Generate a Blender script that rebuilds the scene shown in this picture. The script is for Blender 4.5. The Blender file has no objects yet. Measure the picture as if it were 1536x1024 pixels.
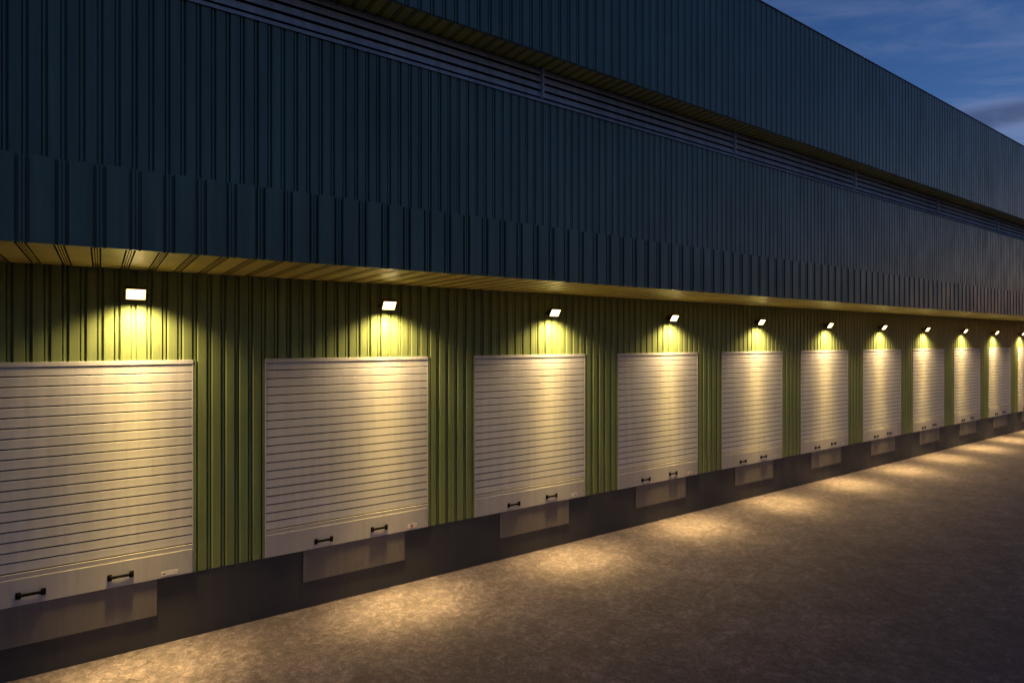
import bpy, bmesh, math, random
from mathutils import Vector
R = math.radians
random.seed(7)
sc = bpy.context.scene
COL = sc.collection

# ------------------------------------------------------------------ materials
class NT:
    """small helper to write node trees"""
    def __init__(self, tree):
        self.t = tree; self.n = tree.nodes; self.l = tree.links
    def add(self, kind, **kw):
        nd = self.n.new(kind)
        for k, v in kw.items():
            if k == 'ins':
                for kk, vv in v.items():
                    if hasattr(vv, 'node'): self.l.new(vv, nd.inputs[kk])
                    else: nd.inputs[kk].default_value = vv
            else: setattr(nd, k, v)
        return nd
    def math(self, op, a, b=None, clamp=False):
        ins = {0: a}
        if b is not None: ins[1] = b
        return self.add('ShaderNodeMath', operation=op, use_clamp=clamp, ins=ins).outputs[0]
    def mixc(self, fac, a, b, mode='MIX'):
        m = self.add('ShaderNodeMix', data_type='RGBA', blend_type=mode)
        for idx, v in ((0, fac), (6, a), (7, b)):
            if hasattr(v, 'node'): self.l.new(v, m.inputs[idx])
            else: m.inputs[idx].default_value = v
        return m.outputs[2]
    def ramp(self, fac, stops):
        r = self.add('ShaderNodeValToRGB', ins={0: fac})
        e = r.color_ramp.elements
        while len(e) < len(stops): e.new(0.5)
        for el, (p, c) in zip(e, stops):
            el.position = p; el.color = c if len(c) == 4 else (*c, 1)
        return r.outputs[0]
    def noise(self, vec, scale, detail=4, rough=.55, dist=0.0):
        return self.add('ShaderNodeTexNoise', ins={'Vector': vec, 'Scale': scale, 'Detail': detail,
                                                   'Roughness': rough, 'Distortion': dist}).outputs[0]
    def mapping(self, vec, scale, loc=(0, 0, 0)):
        return self.add('ShaderNodeMapping', ins={'Vector': vec, 'Scale': scale, 'Location': loc}).outputs[0]

def material(name):
    m = bpy.data.materials.new(name); m.use_nodes = True
    t = NT(m.node_tree)
    b = m.node_tree.nodes['Principled BSDF']
    return m, t, b

def painted_steel(name, col, rough=.42, vary=.16, streak=.22, spec=.5, dirt=(.03, .028, .022), dirt_amt=.25, metallic=0.0, coat=0.0):
    """factory-coated sheet: faint sheet-to-sheet tint, vertical rain streaks, a little grime"""
    m, t, b = material(name)
    pos = t.add('ShaderNodeNewGeometry').outputs['Position']
    st = t.noise(t.mapping(pos, (9, 9, .35)), 1.0, 5, .6)
    st = t.add('ShaderNodeMapRange', ins={0: st, 1: .35, 2: .7, 3: 1 - streak, 4: 1 + streak * .5}).outputs[0]
    bl = t.noise(t.mapping(pos, (.55, .55, .55)), 1.0, 4, .6)
    bl = t.add('ShaderNodeMapRange', ins={0: bl, 1: .3, 2: .7, 3: 1 - vary, 4: 1 + vary}).outputs[0]
    k = t.math('MULTIPLY', st, bl)
    kc = t.add('ShaderNodeCombineColor', ins={0: k, 1: k, 2: k}).outputs[0]
    base = t.mixc(1.0, (*col, 1), kc, 'MULTIPLY')
    sp = t.noise(t.mapping(pos, (14, 14, 2.2)), 1.0, 6, .7)
    spm = t.add('ShaderNodeMapRange', ins={0: sp, 1: .56, 2: .75, 3: 0, 4: dirt_amt}).outputs[0]
    base = t.mixc(spm, base, (*dirt, 1))
    t.l.new(base, b.inputs['Base Color'])
    rr = t.noise(t.mapping(pos, (3, 3, 1)), 1.0, 5, .6)
    rr = t.add('ShaderNodeMapRange', ins={0: rr, 1: .3, 2: .7, 3: rough - .08, 4: rough + .1}).outputs[0]
    t.l.new(rr, b.inputs['Roughness'])
    b.inputs['Specular IOR Level'].default_value = spec
    b.inputs['Metallic'].default_value = metallic
    b.inputs['Coat Weight'].default_value = coat
    b.inputs['Coat Roughness'].default_value = .3
    wob = t.noise(t.mapping(pos, (2.2, 2.2, .9)), 1.0, 2, .5)
    bp = t.add('ShaderNodeBump', ins={'Strength': .25, 'Distance': .006, 'Height': wob})
    t.l.new(bp.outputs[0], b.inputs['Normal'])
    return m

M = {}
M['green'] = painted_steel('olive_green_cladding', (.27, .335, .125), .40)
M['blue'] = painted_steel('slate_blue_cladding', (.145, .245, .195), .36, spec=.65)
M['fascia'] = painted_steel('slate_fascia_cladding', (.15, .25, .19), .38, spec=.6)
M['soffit'] = painted_steel('cream_soffit_sheet', (.54, .45, .13), .45, streak=.1)
M['soffit_dark'] = painted_steel('olive_soffit_sheet', (.58, .52, .10), .5, streak=.1)
M['louvre'] = painted_steel('blue_grey_louvre_metal', (.64, .72, .80), .4, spec=.5)
M['recess'] = painted_steel('dark_louvre_backing', (.012, .013, .016), .8)
M['white'] = painted_steel('off_white_door_paint', (.70, .69, .70), .45, vary=.07, streak=.1, dirt=(.22, .18, .14), dirt_amt=.18)
M['bottom'] = painted_steel('pale_grey_door_panel', (.55, .535, .55), .45, vary=.08, streak=.08, dirt=(.16, .13, .11), dirt_amt=.25)
M['plinth'] = painted_steel('charcoal_plinth_paint', (.052, .055, .068), .6, vary=.15, streak=.08, dirt=(.10, .085, .07), dirt_amt=.35)
M['plate'] = painted_steel('grey_dock_panel_paint', (.185, .172, .175), .55, vary=.1, streak=.12, dirt=(.06, .05, .045), dirt_amt=.3)
M['black'] = painted_steel('black_iron', (.003, .003, .003), .6, spec=.12)
M['housing'] = painted_steel('dark_bronze_lamp_metal', (.045, .030, .022), .45)
M['roof'] = painted_steel('grey_roof_sheet', (.2, .21, .22), .6)
M['gap_shade'] = painted_steel('painted_gap_shade', (.014, .011, .009), .9, spec=.05)  # near-black that paints the shade into slat gaps and soffit grooves
M['paper'] = painted_steel('white_sticker_paper', (.85, .82, .80), .5, vary=.03, streak=.03, dirt_amt=.05)
M['red'] = painted_steel('red_sticker_ink', (.62, .13, .12), .5, vary=.1)
M['greyink'] = painted_steel('grey_sticker_ink', (.35, .32, .30), .5, vary=.1)

LAMP_COL = (1.0, .70, .33)
m, t, b = material('lit_lamp_glass')
b.inputs['Base Color'].default_value = (.9, .85, .7, 1)
b.inputs['Roughness'].default_value = .2
oc = t.add('ShaderNodeSeparateXYZ', ins={0: t.add('ShaderNodeTexCoord').outputs['Object']})
ex = t.math('DIVIDE', t.math('ABSOLUTE', oc.outputs[0]), .12)
ez = t.math('DIVIDE', t.math('ABSOLUTE', oc.outputs[2]), .070)
ed = t.math('MAXIMUM', t.math('POWER', ex, 3.0), t.math('POWER', ez, 3.0))
es = t.add('ShaderNodeMapRange', ins={0: ed, 1: .12, 2: 1.0, 3: 8.0, 4: .7}).outputs[0]
ec = t.mixc(ed, (1.0, .74, .38, 1), (1.0, .58, .16, 1))
t.l.new(es, b.inputs['Emission Strength']); t.l.new(ec, b.inputs['Emission Color'])
M['glass'] = m

# rough, worn concrete yard
m, t, b = material('worn_concrete_yard')
pos = t.add('ShaderNodeNewGeometry').outputs['Position']
big = t.noise(pos, .30, 5, .6, .6)
mid = t.noise(pos, 9.0, 9, .74, .8)
fin = t.noise(pos, 42, 6, .7)
grit = t.noise(pos, 150, 3, .7)
base = t.ramp(mid, [(.34, (.042, .034, .048)), (.5, (.098, .079, .108)), (.66, (.182, .150, .190))])
sb = t.add('ShaderNodeMapRange', ins={0: big, 1: .3, 2: .72, 3: .78, 4: 1.2}).outputs[0]
sf = t.add('ShaderNodeMapRange', ins={0: fin, 1: .3, 2: .7, 3: .5, 4: 1.55}).outputs[0]
sg = t.add('ShaderNodeMapRange', ins={0: grit, 1: .3, 2: .7, 3: .6, 4: 1.4}).outputs[0]
mot = t.noise(pos, 1.7, 9, .74, .9)
sm = t.add('ShaderNodeMapRange', ins={0: mot, 1: .36, 2: .64, 3: .68, 4: 1.30}).outputs[0]
k = t.math('MULTIPLY', t.math('MULTIPLY', t.math('MULTIPLY', sb, sf), sg), sm)
kc = t.add('ShaderNodeCombineColor', ins={0: k, 1: k, 2: k}).outputs[0]
base = t.mixc(1.0, base, kc, 'MULTIPLY')
t.l.new(base, b.inputs['Base Color'])
rr = t.add('ShaderNodeMapRange', ins={0: mid, 1: .3, 2: .7, 3: .55, 4: .85}).outputs[0]
t.l.new(rr, b.inputs['Roughness'])
h = t.math('ADD', t.math('MULTIPLY', mid, 1.0), t.math('ADD', t.math('MULTIPLY', fin, .35), t.math('MULTIPLY', grit, .08)))
bp = t.add('ShaderNodeBump', ins={'Strength': 1.0, 'Distance': .035, 'Height': h})
t.l.new(bp.outputs[0], b.inputs['Normal'])
M['ground'] = m

# ------------------------------------------------------------------ mesh helpers
def link(name, bm, mats, parent=None):
    me = bpy.data.meshes.new(name)
    bm.to_mesh(me); bm.free()
    for mm in (mats if isinstance(mats, (list, tuple)) else [mats]): me.materials.append(mm)
    o = bpy.data.objects.new(name, me); COL.objects.link(o)
    if parent: o.parent = parent
    return o

def empty(name, loc=(0, 0, 0)):
    o = bpy.data.objects.new(name, None); COL.objects.link(o); o.location = loc
    o.empty_display_size = .3
    return o

def box(bm, x0, x1, y0, y1, z0, z1, mat=0, bevel=0.0):
    vs = [bm.verts.new((x, y, z)) for x in (x0, x1) for y in (y0, y1) for z in (z0, z1)]
    idx = [(0, 1, 3, 2), (4, 6, 7, 5), (0, 4, 5, 1), (2, 3, 7, 6), (0, 2, 6, 4), (1, 5, 7, 3)]
    fs = [bm.faces.new([vs[i] for i in q]) for q in idx]
    for f in fs: f.material_index = mat
    if bevel:
        es = list({e for f in fs for e in f.edges})
        r = bmesh.ops.bevel(bm, geom=es, offset=bevel, segments=2, profile=.6, affect='EDGES')
        for f in r['faces']: f.material_index = mat
    return fs

def prism(bm, front, back_y, place, a0, a1, mat=0, slot=None):
    """a sheet whose profile `front` [(u, depth)] is swept from a0 to a1; `back_y` closes it behind.
    place(u, depth, a) -> xyz"""
    n = len(front)
    F0 = [bm.verts.new(place(u, d, a0)) for u, d in front]; F1 = [bm.verts.new(place(u, d, a1)) for u, d in front]
    B0 = [bm.verts.new(place(u, back_y, a0)) for u, d in front]; B1 = [bm.verts.new(place(u, back_y, a1)) for u, d in front]
    def q(*v):
        f = bm.faces.new(v); f.material_index = mat
    for i in range(n - 1):
        q(F0[i], F0[i+1], F1[i+1], F1[i])
        if slot is not None and max(front[i][1], front[i+1][1]) > .001:
            bm.faces.ensure_lookup_table(); bm.faces[-1].material_index = slot
        q(B0[i+1], B0[i], B1[i], B1[i+1])
        q(F1[i], F1[i+1], B1[i+1], B1[i])
        q(F0[i+1], F0[i], B0[i], B0[i+1])
    q(F0[0], F1[0], B1[0], B0[0]); q(F1[-1], F0[-1], B0[-1], B1[-1])

def ribbed(u0, u1, pitch, unit, phase=0.0):
    """repeat the unit profile [(frac, depth)] between u0 and u1, cut cleanly at both ends"""
    pts = []
    k = math.floor((u0 - phase) / pitch) - 1
    while phase + k * pitch < u1 + pitch:
        for f, d in unit: pts.append((phase + (k + f) * pitch, d))
        k += 1
    out = []
    for (ua, da), (ub, db) in zip(pts, pts[1:]):
        if ub <= u0 or ua >= u1: continue
        def at(u): return da + (db - da) * ((u - ua) / (ub - ua) if ub > ua else 0)
        if not out: out.append((max(ua, u0), at(max(ua, u0))))
        out.append((min(ub, u1), at(min(ub, u1))))
    return out

def rib_unit(flat, depth, mid):
    """wide flat pan, then two narrow slots with a low stiffening rib between them and a folded lip"""
    g = 1 - flat
    return [(0, 0), (flat, 0), (flat + .02*g, depth), (flat + .20*g, depth), (flat + .23*g, mid),
            (flat + .59*g, mid), (flat + .62*g, depth), (flat + .81*g, depth), (flat + .84*g, depth*.45), (1, 0)]

def fascia_unit(flat, depth, mid):
    g = 1 - flat
    return [(0, 0), (flat, 0), (flat + .02*g, depth), (flat + .25*g, depth), (flat + .27*g, mid),
            (flat + .46*g, mid), (flat + .47*g, mid + .018), (flat + .53*g, mid + .018), (flat + .54*g, mid), (flat + .70*g, mid), (flat + .72*g, depth), (flat + .96*g, depth), (1, 0)]

# ------------------------------------------------------------------ dimensions (metres; wall face on y = 0, yard at z = 0)
EYE, DIST = 4.148, 9.5
X0, X1 = -9.0, 58.0
PITCH, DOOR0, DW = 3.666, -1.6255, 2.71
NDOOR = 11
Z_PL, Z_DT, Z_SOF, Z_FT = .906, 3.896, 5.122, 5.942
Y_FAS, Y_MID, Y_UP = -2.185, -2.065, -2.50
Z_LB, Z_US, Z_RF = 7.893, 8.437, 10.935

# ------------------------------------------------------------------ ground
bm = bmesh.new()
vs = [bm.verts.new(p) for p in ((-420, -420, 0), (480, -420, 0), (480, 420, 0), (-420, 420, 0))]
bm.faces.new(vs)
ground = link('ground', bm, M['ground']); ground['kind'] = 'structure'
ground['label'] = 'worn brown grey concrete yard in front of the loading doors'

# ------------------------------------------------------------------ warehouse
wh = empty('warehouse', (0, 0, 0))
wh['label'] = 'long metal clad warehouse with green lower wall, white roller doors and dark blue upper walls'
wh['category'] = 'warehouse'

vert = lambda y: (lambda u, d, a: (u, y + d, a))         # upright sheet, profile along x
# lower green wall: band over the doors and the piers between them
unit = rib_unit(.575, .048, .010)
P = PITCH / 20
bm = bmesh.new()
prism(bm, ribbed(X0, X1, P, unit, DOOR0 + .02), .09, vert(0), Z_DT, Z_SOF + .03)
xs = [X0] + [v for i in range(NDOOR) for v in (DOOR0 + i*PITCH, DOOR0 + i*PITCH + DW)] + [X1]
for a, c in zip(xs[0::2], xs[1::2]):
    prism(bm, ribbed(a, c, P, unit, DOOR0 + .02), .09, vert(0), Z_PL, Z_DT)
link('lower_wall', bm, M['green'], wh)

bm = bmesh.new()
box(bm, X0, X1, .004, .5, -.3, Z_PL - .001)
link('plinth', bm, M['plinth'], wh)

# canopy soffit with paired grooves running out from the wall
sof = [(0, 0), (.66, 0), (.663, .075), (.712, .075), (.715, 0), (.762, 0), (.764, .05), (.790, .05), (.792, 0), (.838, 0), (.840, .05), (.866, .05), (.868, 0),
       (.915, 0), (.918, .075), (.967, .075), (.970, 0), (1, 0)]
PF = .305
bm = bmesh.new()
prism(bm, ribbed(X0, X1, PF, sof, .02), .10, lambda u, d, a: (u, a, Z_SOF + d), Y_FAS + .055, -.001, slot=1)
link('canopy_soffit', bm, [M['soffit'], M['gap_shade']], wh)  # groove faces coloured dark to imitate the shade inside them
# fascia
bm = bmesh.new()
prism(bm, ribbed(X0, X1, PF, fascia_unit(.62, .053, .010), .055), .0545, vert(Y_FAS), Z_SOF - .02, Z_FT)
box(bm, X0, X1, Y_FAS + .0545, Y_MID + .07, Z_SOF + .101, Z_FT - .03)
link('canopy_fascia', bm, M['fascia'], wh)
# middle wall
bm = bmesh.new()
prism(bm, ribbed(X0, X1, .150, rib_unit(.62, .040, .005), .03), .09, vert(Y_MID), Z_FT - .04, Z_LB)
link('middle_wall', bm, M['blue'], wh)

# louvre strip
lv = link('louvre_strip', (lambda b_: (box(b_, X0, X1, Y_MID + .12, Y_MID + .2, Z_LB - .05, Z_US + .03), b_)[1])(bmesh.new()), M['recess'], wh)
def slat(z0, z1, yb, yt, th=.012):
    b_ = bmesh.new()
    pr = [(yb, z0), (yt, z1), (yt + th, z1), (yb + th, z0)]
    A = [b_.verts.new((X0, y, z)) for y, z in pr]; B = [b_.verts.new((X1, y, z)) for y, z in pr]
    for i in range(4):
        j = (i + 1) % 4
        b_.faces.new((A[i], A[j], B[j], B[i]))
    b_.faces.new(A[::-1]); b_.faces.new(B)
    return b_
for k in range(4):
    z = Z_LB + .078 + k * .117
    link('slat', slat(z + .006, z + .110, Y_MID - .005, Y_MID + .045), M['louvre'], lv)
link('flashing', slat(Z_LB + .001, Z_LB + .072, Y_MID - .022, Y_MID + .03), M['louvre'], lv)
x = .776
while x < X1:
    b_ = bmesh.new(); box(b_, x - .016, x + .016, Y_MID - .026, Y_MID + .08, Z_LB + .074, Z_US - .002)
    link('mullion', b_, M['louvre'], lv)
    x += 4.93
# upper overhang
bm = bmesh.new()
PU = .178
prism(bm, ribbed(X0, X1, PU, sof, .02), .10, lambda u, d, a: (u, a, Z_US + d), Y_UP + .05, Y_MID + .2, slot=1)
link('overhang_soffit', bm, [M['soffit_dark'], M['gap_shade']], wh)  # shade in these grooves is painted on too
bm = bmesh.new()
prism(bm, ribbed(X0, X1, PU, rib_unit(.62, .042, .005), .04), .049, vert(Y_UP), Z_US - .015, Z_RF)
link('upper_wall', bm, M['blue'], wh)
bm = bmesh.new()
box(bm, X0, X1, Y_UP + .052, 24.0, Z_RF - .12, Z_RF - .03)
box(bm, X0 - .01, X1 + .01, Y_UP - .012, Y_UP + .22, Z_RF + .001, Z_RF + .022)
link('roof', bm, M['roof'], wh)
for xa, xb in ((X0 + .02, X0 + .12), (X1 - .12, X1 - .02)):
    bm = bmesh.new()
    box(bm, xa, xb, .51, 23.9, 0, Z_RF - .13)
    box(bm, xa, xb, Y_MID + .21, .509, Z_SOF + .14, Z_RF - .13)
    link('end_wall', bm, M['blue'], wh)
bm = bmesh.new(); box(bm, X0 + .121, X1 - .121, 23.8, 23.9, 0, Z_RF - .13)
link('rear_wall', bm, M['blue'], wh)

# ------------------------------------------------------------------ roller doors (parts of the warehouse)
SL, NSL = .1265, 20
def door_curtain():
    """overlapping slats: each leans out at its foot a little; the shade in the gap below is painted dark"""
    bm = bmesh.new()
    z0 = Z_PL + .405
    pr = []
    for k in range(NSL):
        z = z0 + k * SL
        pr += [(z, .000), (z + .0015, .009), (z + .0135, .009), (z + .014, -.0058), (z + SL*.5, -.0050), (z + SL - .009, -.0048)]
    pr.append((z0 + NSL * SL, 0.0)); pr.append((z0 + NSL * SL + .06, .016))
    A = [bm.verts.new((.015, y, z)) for z, y in pr]; B = [bm.verts.new((DW - .015, y, z)) for z, y in pr]
    for i in range(len(pr) - 1):
        f = bm.faces.new((A[i], B[i], B[i+1], A[i+1]))
        if i < NSL * 6 and i % 6 in (0, 1, 2): f.material_index = 1        # gap between two slats, its shade painted dark
    box(bm, .03, DW - .03, .02, .06, Z_PL + .01, Z_DT - .01)
    return bm
def door_frame():
    bm = bmesh.new()
    box(bm, 0, .014, -.010, .06, Z_PL + .001, Z_DT - .058, bevel=.003)
    box(bm, DW - .014, DW, -.010, .06, Z_PL + .001, Z_DT - .058, bevel=.003)
    box(bm, 0, DW, -.014, .06, Z_DT - .056, Z_DT - .001, bevel=.004)
    return bm
def bottom_panel():
    bm = bmesh.new()
    box(bm, .016, DW - .016, -.018, .018, Z_PL + .002, Z_PL + .335, bevel=.004)
    box(bm, .016, DW - .016, -.013, .018, Z_PL + .337, Z_PL + .402, bevel=.003)
    return bm
def handle():
    bm = bmesh.new()
    L = .122
    for s in (-1, 1):
        box(bm, s*L - .026, s*L + .026, -.012, 0, -.042, .042, bevel=.003)      # foot plate
        box(bm, s*(L - .004) - .016, s*(L - .004) + .016, -.020, -.010, -.026, .026, bevel=.004)   # post
        for zz in (-.024, .024):                                               # bolt heads
            r = bmesh.ops.create_cone(bm, cap_ends=True, segments=8, radius1=.007, radius2=.005, depth=.006)
            for v in r['verts']:
                xx, yy, z_ = v.co; v.co = (s*L + xx, -.013 - z_, zz + yy)
    # grip, thinner towards its middle
    prof = [(-L, .024), (-L*.7, .020), (0, .018), (L*.7, .020), (L, .024)]
    rings = []
    for xx, rr in prof:
        rings.append([bm.verts.new((xx, -.014 + rr*math.cos(a)*.5, rr*math.sin(a))) for a in [i*math.tau/10 for i in range(10)]])
    for a, c in zip(rings, rings[1:]):
        for i in range(10):
            j = (i + 1) % 10; bm.faces.new((a[i], a[j], c[j], c[i]))
    bm.faces.new(rings[0][::-1]); bm.faces.new(rings[-1])
    bmesh.ops.recalc_face_normals(bm, faces=bm.faces)
    return bm

def mesh_of(name, bm, mats):
    me = bpy.data.meshes.new(name); bm.to_mesh(me); bm.free()
    for mm in (mats if isinstance(mats, (list, tuple)) else [mats]): me.materials.append(mm)
    return me
me_curtain = mesh_of('roller_door', door_curtain(), [M['white'], M['gap_shade']])
me_frame = mesh_of('door_frame', door_frame(), M['white'])
me_bottom = mesh_of('bottom_panel', bottom_panel(), M['bottom'])
b_ = bmesh.new(); box(b_, 0, .032, -.006, .085, Z_PL - .004, Z_DT)
me_jamb = mesh_of('jamb_trim', b_, M['green'])
me_handle = mesh_of('handle', handle(), M['black'])
b_ = bmesh.new(); box(b_, .562, 2.266, -.008, .003, .412, Z_PL - .004, bevel=.002)
me_plate = mesh_of('dock_panel', b_, M['plate'])

def sticker_mesh(kind):
    bm = bmesh.new()
    y = -.0195
    if kind == 0:      # two plain white slips side by side
        box(bm, -.105, -.040, y, -.0175, -.030, .030); box(bm, -.037, .095, y, -.0175, -.026, .034)
        box(bm, -.085, -.055, y - .0006, y - .0001, -.012, .012, 2)
    elif kind == 1:    # white slip with a red block
        box(bm, -.085, .085, y, -.0175, -.034, .034)
        box(bm, -.030, .016, y - .0006, y - .0001, -.022, .026, 1)
        box(bm, -.016, .004, y - .0006, y - .0001, -.031, -.023, 1)
        box(bm, .030, .072, y - .0006, y - .0001, .004, .012, 2)
    elif kind == 2:    # white slip with a grey emblem
        box(bm, -.075, .080, y, -.0175, -.032, .036)
        box(bm, -.006, .034, y - .0006, y - .0001, -.016, .022, 2)
        box(bm, .046, .056, y - .0006, y - .0001, -.024, .026, 2)
    elif kind == 3:    # two small red strokes under a bar
        box(bm, -.075, .085, y, -.0175, -.030, .036)
        for xx in (-.040, .030): box(bm, xx, xx + .022, y - .0006, y - .0001, -.028, .016, 1)
        box(bm, -.040, .052, y - .0006, y - .0001, .0165, .026, 1)
    elif kind == 4:    # single red mark
        box(bm, -.065, .065, y, -.0175, -.028, .034)
        box(bm, -.024, .030, y - .0006, y - .0001, -.018, .022, 1)
    else:
        box(bm, -.05, .05, y, -.0175, -.02, .026)
    return mesh_of('sticker', bm, [M['paper'], M['red'], M['greyink']])

door_note = ['white roller door with two plain white slips near its right corner', 'white roller door with a red marked white sticker',
             'white roller door with a grey marked white sticker', 'white roller door with two small red strokes near its corner',
             'white roller door with a single red dot near its corner', 'white roller door with a tiny pale sticker']
def obj(name, me, parent, loc=(0, 0, 0)):
    o = bpy.data.objects.new(name, me); COL.objects.link(o); o.parent = parent; o.location = loc
    return o
for i in range(NDOOR):
    d = obj('roller_door', me_curtain, wh, (DOOR0 + i*PITCH, 0, 0))
    if i < len(door_note): d['label'] = door_note[i]
    obj('door_frame', me_frame, d)
    obj('jamb_trim', me_jamb, d, (-.034, 0, 0)); obj('jamb_trim', me_jamb, d, (DW + .002, 0, 0))
    obj('bottom_panel', me_bottom, d)
    h0 = .875 if i else .92
    h1 = 1.80 if i else 1.85
    obj('handle', me_handle, d, (h0, -.018, 1.015 if i else 1.034)); obj('handle', me_handle, d, (h1, -.018, 1.040 if i else 1.046))
    if i < 6: obj('sticker', sticker_mesh(i), d, (2.40 if i else 2.42, 0, .980 if i else .962))
    obj('dock_panel', me_plate, wh, (DOOR0 + i*PITCH, 0, 0))

# ------------------------------------------------------------------ floodlights
TILT = R(34)                       # the glass looks outward and 34 degrees down
def tilt_bm(bm):
    ca, sa = math.cos(TILT), math.sin(TILT)
    for v in bm.verts:
        x, y, z = v.co
        v.co = (x, y*ca - z*sa, y*sa + z*ca)
    return bm
def raw_housing():
    bm = bmesh.new()
    w, hh, dp = .135, .098, .055
    box(bm, -w, w, 0, dp, -hh, hh, bevel=.008)
    for s in (-1, 1):
        box(bm, s*.128 - .007, s*.128 + .007, -.010, -.0005, -.097, .097, bevel=.002)
        box(bm, -.1205, .1205, -.010, -.0005, s*.090 - .006, s*.090 + .006, bevel=.002)
    for k in range(7):
        xx = -.105 + k*.035
        box(bm, xx - .004, xx + .004, dp - .001, dp + .02, -.07, .07)
    return tilt_bm(bm)
def glass():
    bm = bmesh.new(); box(bm, -.1195, .1195, -.006, -.001, -.0835, .0835, bevel=.001)
    return tilt_bm(bm)
LAMP_Y = -.175
def bracket():
    bm = bmesh.new()
    box(bm, -.075, .075, -LAMP_Y - .012, -LAMP_Y - .001, -.045, .075, bevel=.003)   # wall plate
    for s in (-1, 1):
        box(bm, s*.142 - .0045, s*.142 + .0045, .005, -LAMP_Y - .020, -.020, .022, bevel=.002)   # yoke arms
        r = bmesh.ops.create_cone(bm, cap_ends=True, segments=12, radius1=.017, radius2=.017, depth=.014)
        for v in r['verts']:
            xx, yy, zz = v.co; v.co = (s*.152 + zz, .026 + xx, yy)
    box(bm, -.146, .146, -LAMP_Y - .020, -LAMP_Y - .011, -.020, .022, bevel=.002)
    return bm
me_h = mesh_of('housing', raw_housing(), M['housing'])
me_g = mesh_of('glass', glass(), M['glass'])
me_b = mesh_of('bracket', bracket(), M['housing'])
wide = bpy.data.lights.new('spill_light', 'SPOT')
wide.energy = 88; wide.color = LAMP_COL; wide.spot_size = R(146); wide.spot_blend = .75; wide.shadow_soft_size = .09
mid = bpy.data.lights.new('flood_light', 'SPOT')
mid.energy = 50; mid.color = LAMP_COL; mid.spot_size = R(104); mid.spot_blend = 1.0; mid.shadow_soft_size = .10
def beam_lobe(name, watts, deg):
    d_ = bpy.data.lights.new(name, 'SPOT')
    d_.energy = watts; d_.color = (1.0, .67, .20); d_.spot_size = R(deg); d_.spot_blend = 1.0; d_.shadow_soft_size = .10
    return d_
beams = [beam_lobe('beam_core', 1100, 19), beam_lobe('beam_light', 1050, 30), beam_lobe('beam_skirt', 440, 44), beam_lobe('throw_light', 110, 70)]

lamp_pos = [(.385, 4.773), (3.902, 4.747), (7.379, 4.724), (10.893, 4.699), (14.326, 4.672), (17.794, 4.639),
            (21.198, 4.627), (24.52, 4.601), (28.008, 4.577), (31.407, 4.541), (34.75, 4.53)]
lamp_note = ['lit floodlight seen almost square on, above the roller door cut by the left edge',
             'lit floodlight above the roller door with the red marked sticker, second from the left',
             'lit floodlight above the roller door with the grey marked sticker, third from the left',
             'lit floodlight above the roller door with two red strokes, fourth from the left',
             'lit floodlight above the roller door with a red dot, fifth from the left',
             'lit floodlight on the green wall, sixth from the left',
             'small looking lit floodlight on the green wall, seventh from the left',
             'small looking lit floodlight far along the wall, eighth from the left',
             'tiny lit floodlight far along the wall, third from the right edge',
             'tiny lit floodlight far along the wall second from the right edge',
             'farthest lit floodlight, cut off by the right edge of the photo']
for (lx, lz), note in zip(lamp_pos, lamp_note):
    f = empty('floodlight', (lx * 9.33 / 9.2, -.161, 4.16 + (lz - 4.16) * 1.01))
    f.scale = (.92, .92, .92); f['label'] = note; f['category'] = 'floodlight'; f['group'] = 'floodlights above the roller doors'
    obj('housing', me_h, f); obj('glass', me_g, f); obj('bracket', me_b, f)
    for nm, dat, yy, rx in (('spill_light', wide, -.085, -1), ('flood_light', mid, -.09, -2), *((d_.name, d_, -.10, t_) for d_, t_ in zip(beams, (-6, -6, -7, -9)))):
        o = bpy.data.objects.new(nm, dat); COL.objects.link(o); o.parent = f
        o.location = (0, yy, -.085); o.rotation_euler = (R(rx), 0, 0)
        if dat in beams: o.scale = (1.3, 1, 1)      # oblong reflector throws an oblong beam

# ------------------------------------------------------------------ dusk sky
SUN_AZ = R(91)          # clockwise from the wall's inward normal (+y)
w = bpy.data.worlds.new('World'); sc.world = w; w.use_nodes = True
t = NT(w.node_tree); bg = w.node_tree.nodes['Background']
SKY_TINT, CLOUD_TINT = (.64, 1.06, 1.52, 1), (2.6, 1.5, 1.2, 1)
sky = t.add('ShaderNodeTexSky', sky_type='NISHITA')
sky.sun_disc = False; sky.sun_elevation = R(-.6); sky.sun_rotation = SUN_AZ
sky.air_density = 1.0; sky.dust_density = .3; sky.ozone_density = 2.5
dirn = t.add('ShaderNodeTexCoord').outputs['Generated']
sx = t.add('ShaderNodeSeparateXYZ', ins={0: dirn})
dz = t.math('MAXIMUM', sx.outputs[2], .02)
px = t.math('DIVIDE', sx.outputs[0], t.math('ADD', dz, .10)); py = t.math('DIVIDE', sx.outputs[1], t.math('ADD', dz, .10))
S67, C67 = math.sin(R(44)), math.cos(R(44))
u = t.math('ADD', t.math('MULTIPLY', px, S67), t.math('MULTIPLY', py, C67))
v = t.math('SUBTRACT', t.math('MULTIPLY', px, C67), t.math('MULTIPLY', py, S67))
pv = t.add('ShaderNodeCombineXYZ', ins={0: u, 1: v, 2: 0.0}).outputs[0]
c1 = t.noise(t.mapping(pv, (2.3, .85, 1), (1.3, .7, 0)), 1.7, 9, .60, .45)
lowk = t.add('ShaderNodeMapRange', ins={0: sx.outputs[2], 1: .22, 2: .5, 3: .10, 4: 0.0}).outputs[0]
cm = t.add('ShaderNodeMapRange', interpolation_type='SMOOTHSTEP', ins={0: t.math('ADD', c1, lowk), 1: .45, 2: .70, 3: 0, 4: .9}).outputs[0]
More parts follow.
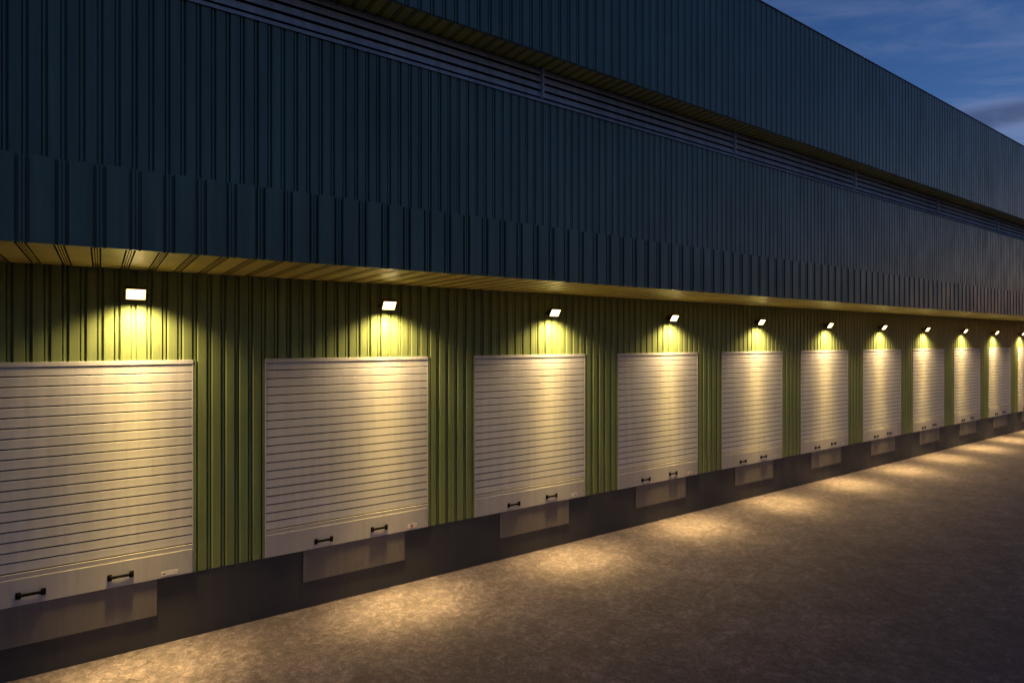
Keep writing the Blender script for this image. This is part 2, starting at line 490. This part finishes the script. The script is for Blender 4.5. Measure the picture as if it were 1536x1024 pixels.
skyc = t.mixc(1.0, sky.outputs[0], SKY_TINT, 'MULTIPLY')
cloud = t.mixc(1.0, skyc, CLOUD_TINT, 'MULTIPLY')
fin = t.mixc(cm, skyc, cloud)
# a low bank of darker cloud lying near the horizon
c2 = t.noise(t.mapping(pv, (1.2, 1.1, 1), (7.3, 2.2, 0)), 2.4, 7, .55, .3)
band = t.math('ABSOLUTE', t.math('SUBTRACT', sx.outputs[2], .281))
band = t.add('ShaderNodeMapRange', interpolation_type='SMOOTHSTEP', ins={0: band, 1: .004, 2: .020, 3: 1, 4: 0}).outputs[0]
bk = t.add('ShaderNodeMapRange', interpolation_type='SMOOTHSTEP', ins={0: c2, 1: .42, 2: .56, 3: 0, 4: .8}).outputs[0]
dark = t.mixc(1.0, skyc, (.85, .55, .50, 1), 'MULTIPLY')
fin = t.mixc(t.math('MULTIPLY', band, bk), fin, dark)
t.l.new(fin, bg.inputs[0]); bg.inputs[1].default_value = .15

sun = bpy.data.lights.new('sun', 'SUN'); sun.energy = .02; sun.angle = R(12); sun.color = (1, .9, .85)
so = bpy.data.objects.new('sun', sun); COL.objects.link(so)
el = R(6)
d = Vector((math.sin(SUN_AZ)*math.cos(el), math.cos(SUN_AZ)*math.cos(el), math.sin(el)))
so.rotation_euler = d.to_track_quat('Z', 'Y').to_euler(); so.location = d * 50

# ------------------------------------------------------------------ camera
cd = bpy.data.cameras.new('camera'); cam = bpy.data.objects.new('camera', cd); COL.objects.link(cam)
cd.sensor_fit = 'HORIZONTAL'; cd.sensor_width = 36; cd.lens = 36 * 896.15 / 1536
cd.shift_y = .88 / 1536; cd.clip_start = .1; cd.clip_end = 3000
cam.location = (0, -DIST, EYE); cam.rotation_euler = (R(90), 0, -R(34.584))
sc.camera = cam

sc.view_settings.view_transform = 'Standard'; sc.view_settings.look = 'None'
sc.view_settings.exposure = 1.0; sc.view_settings.gamma = 1
sc.cycles.max_bounces = 8; sc.cycles.diffuse_bounces = 4; sc.cycles.sample_clamp_indirect = 6
sc.cycles.use_denoising = True
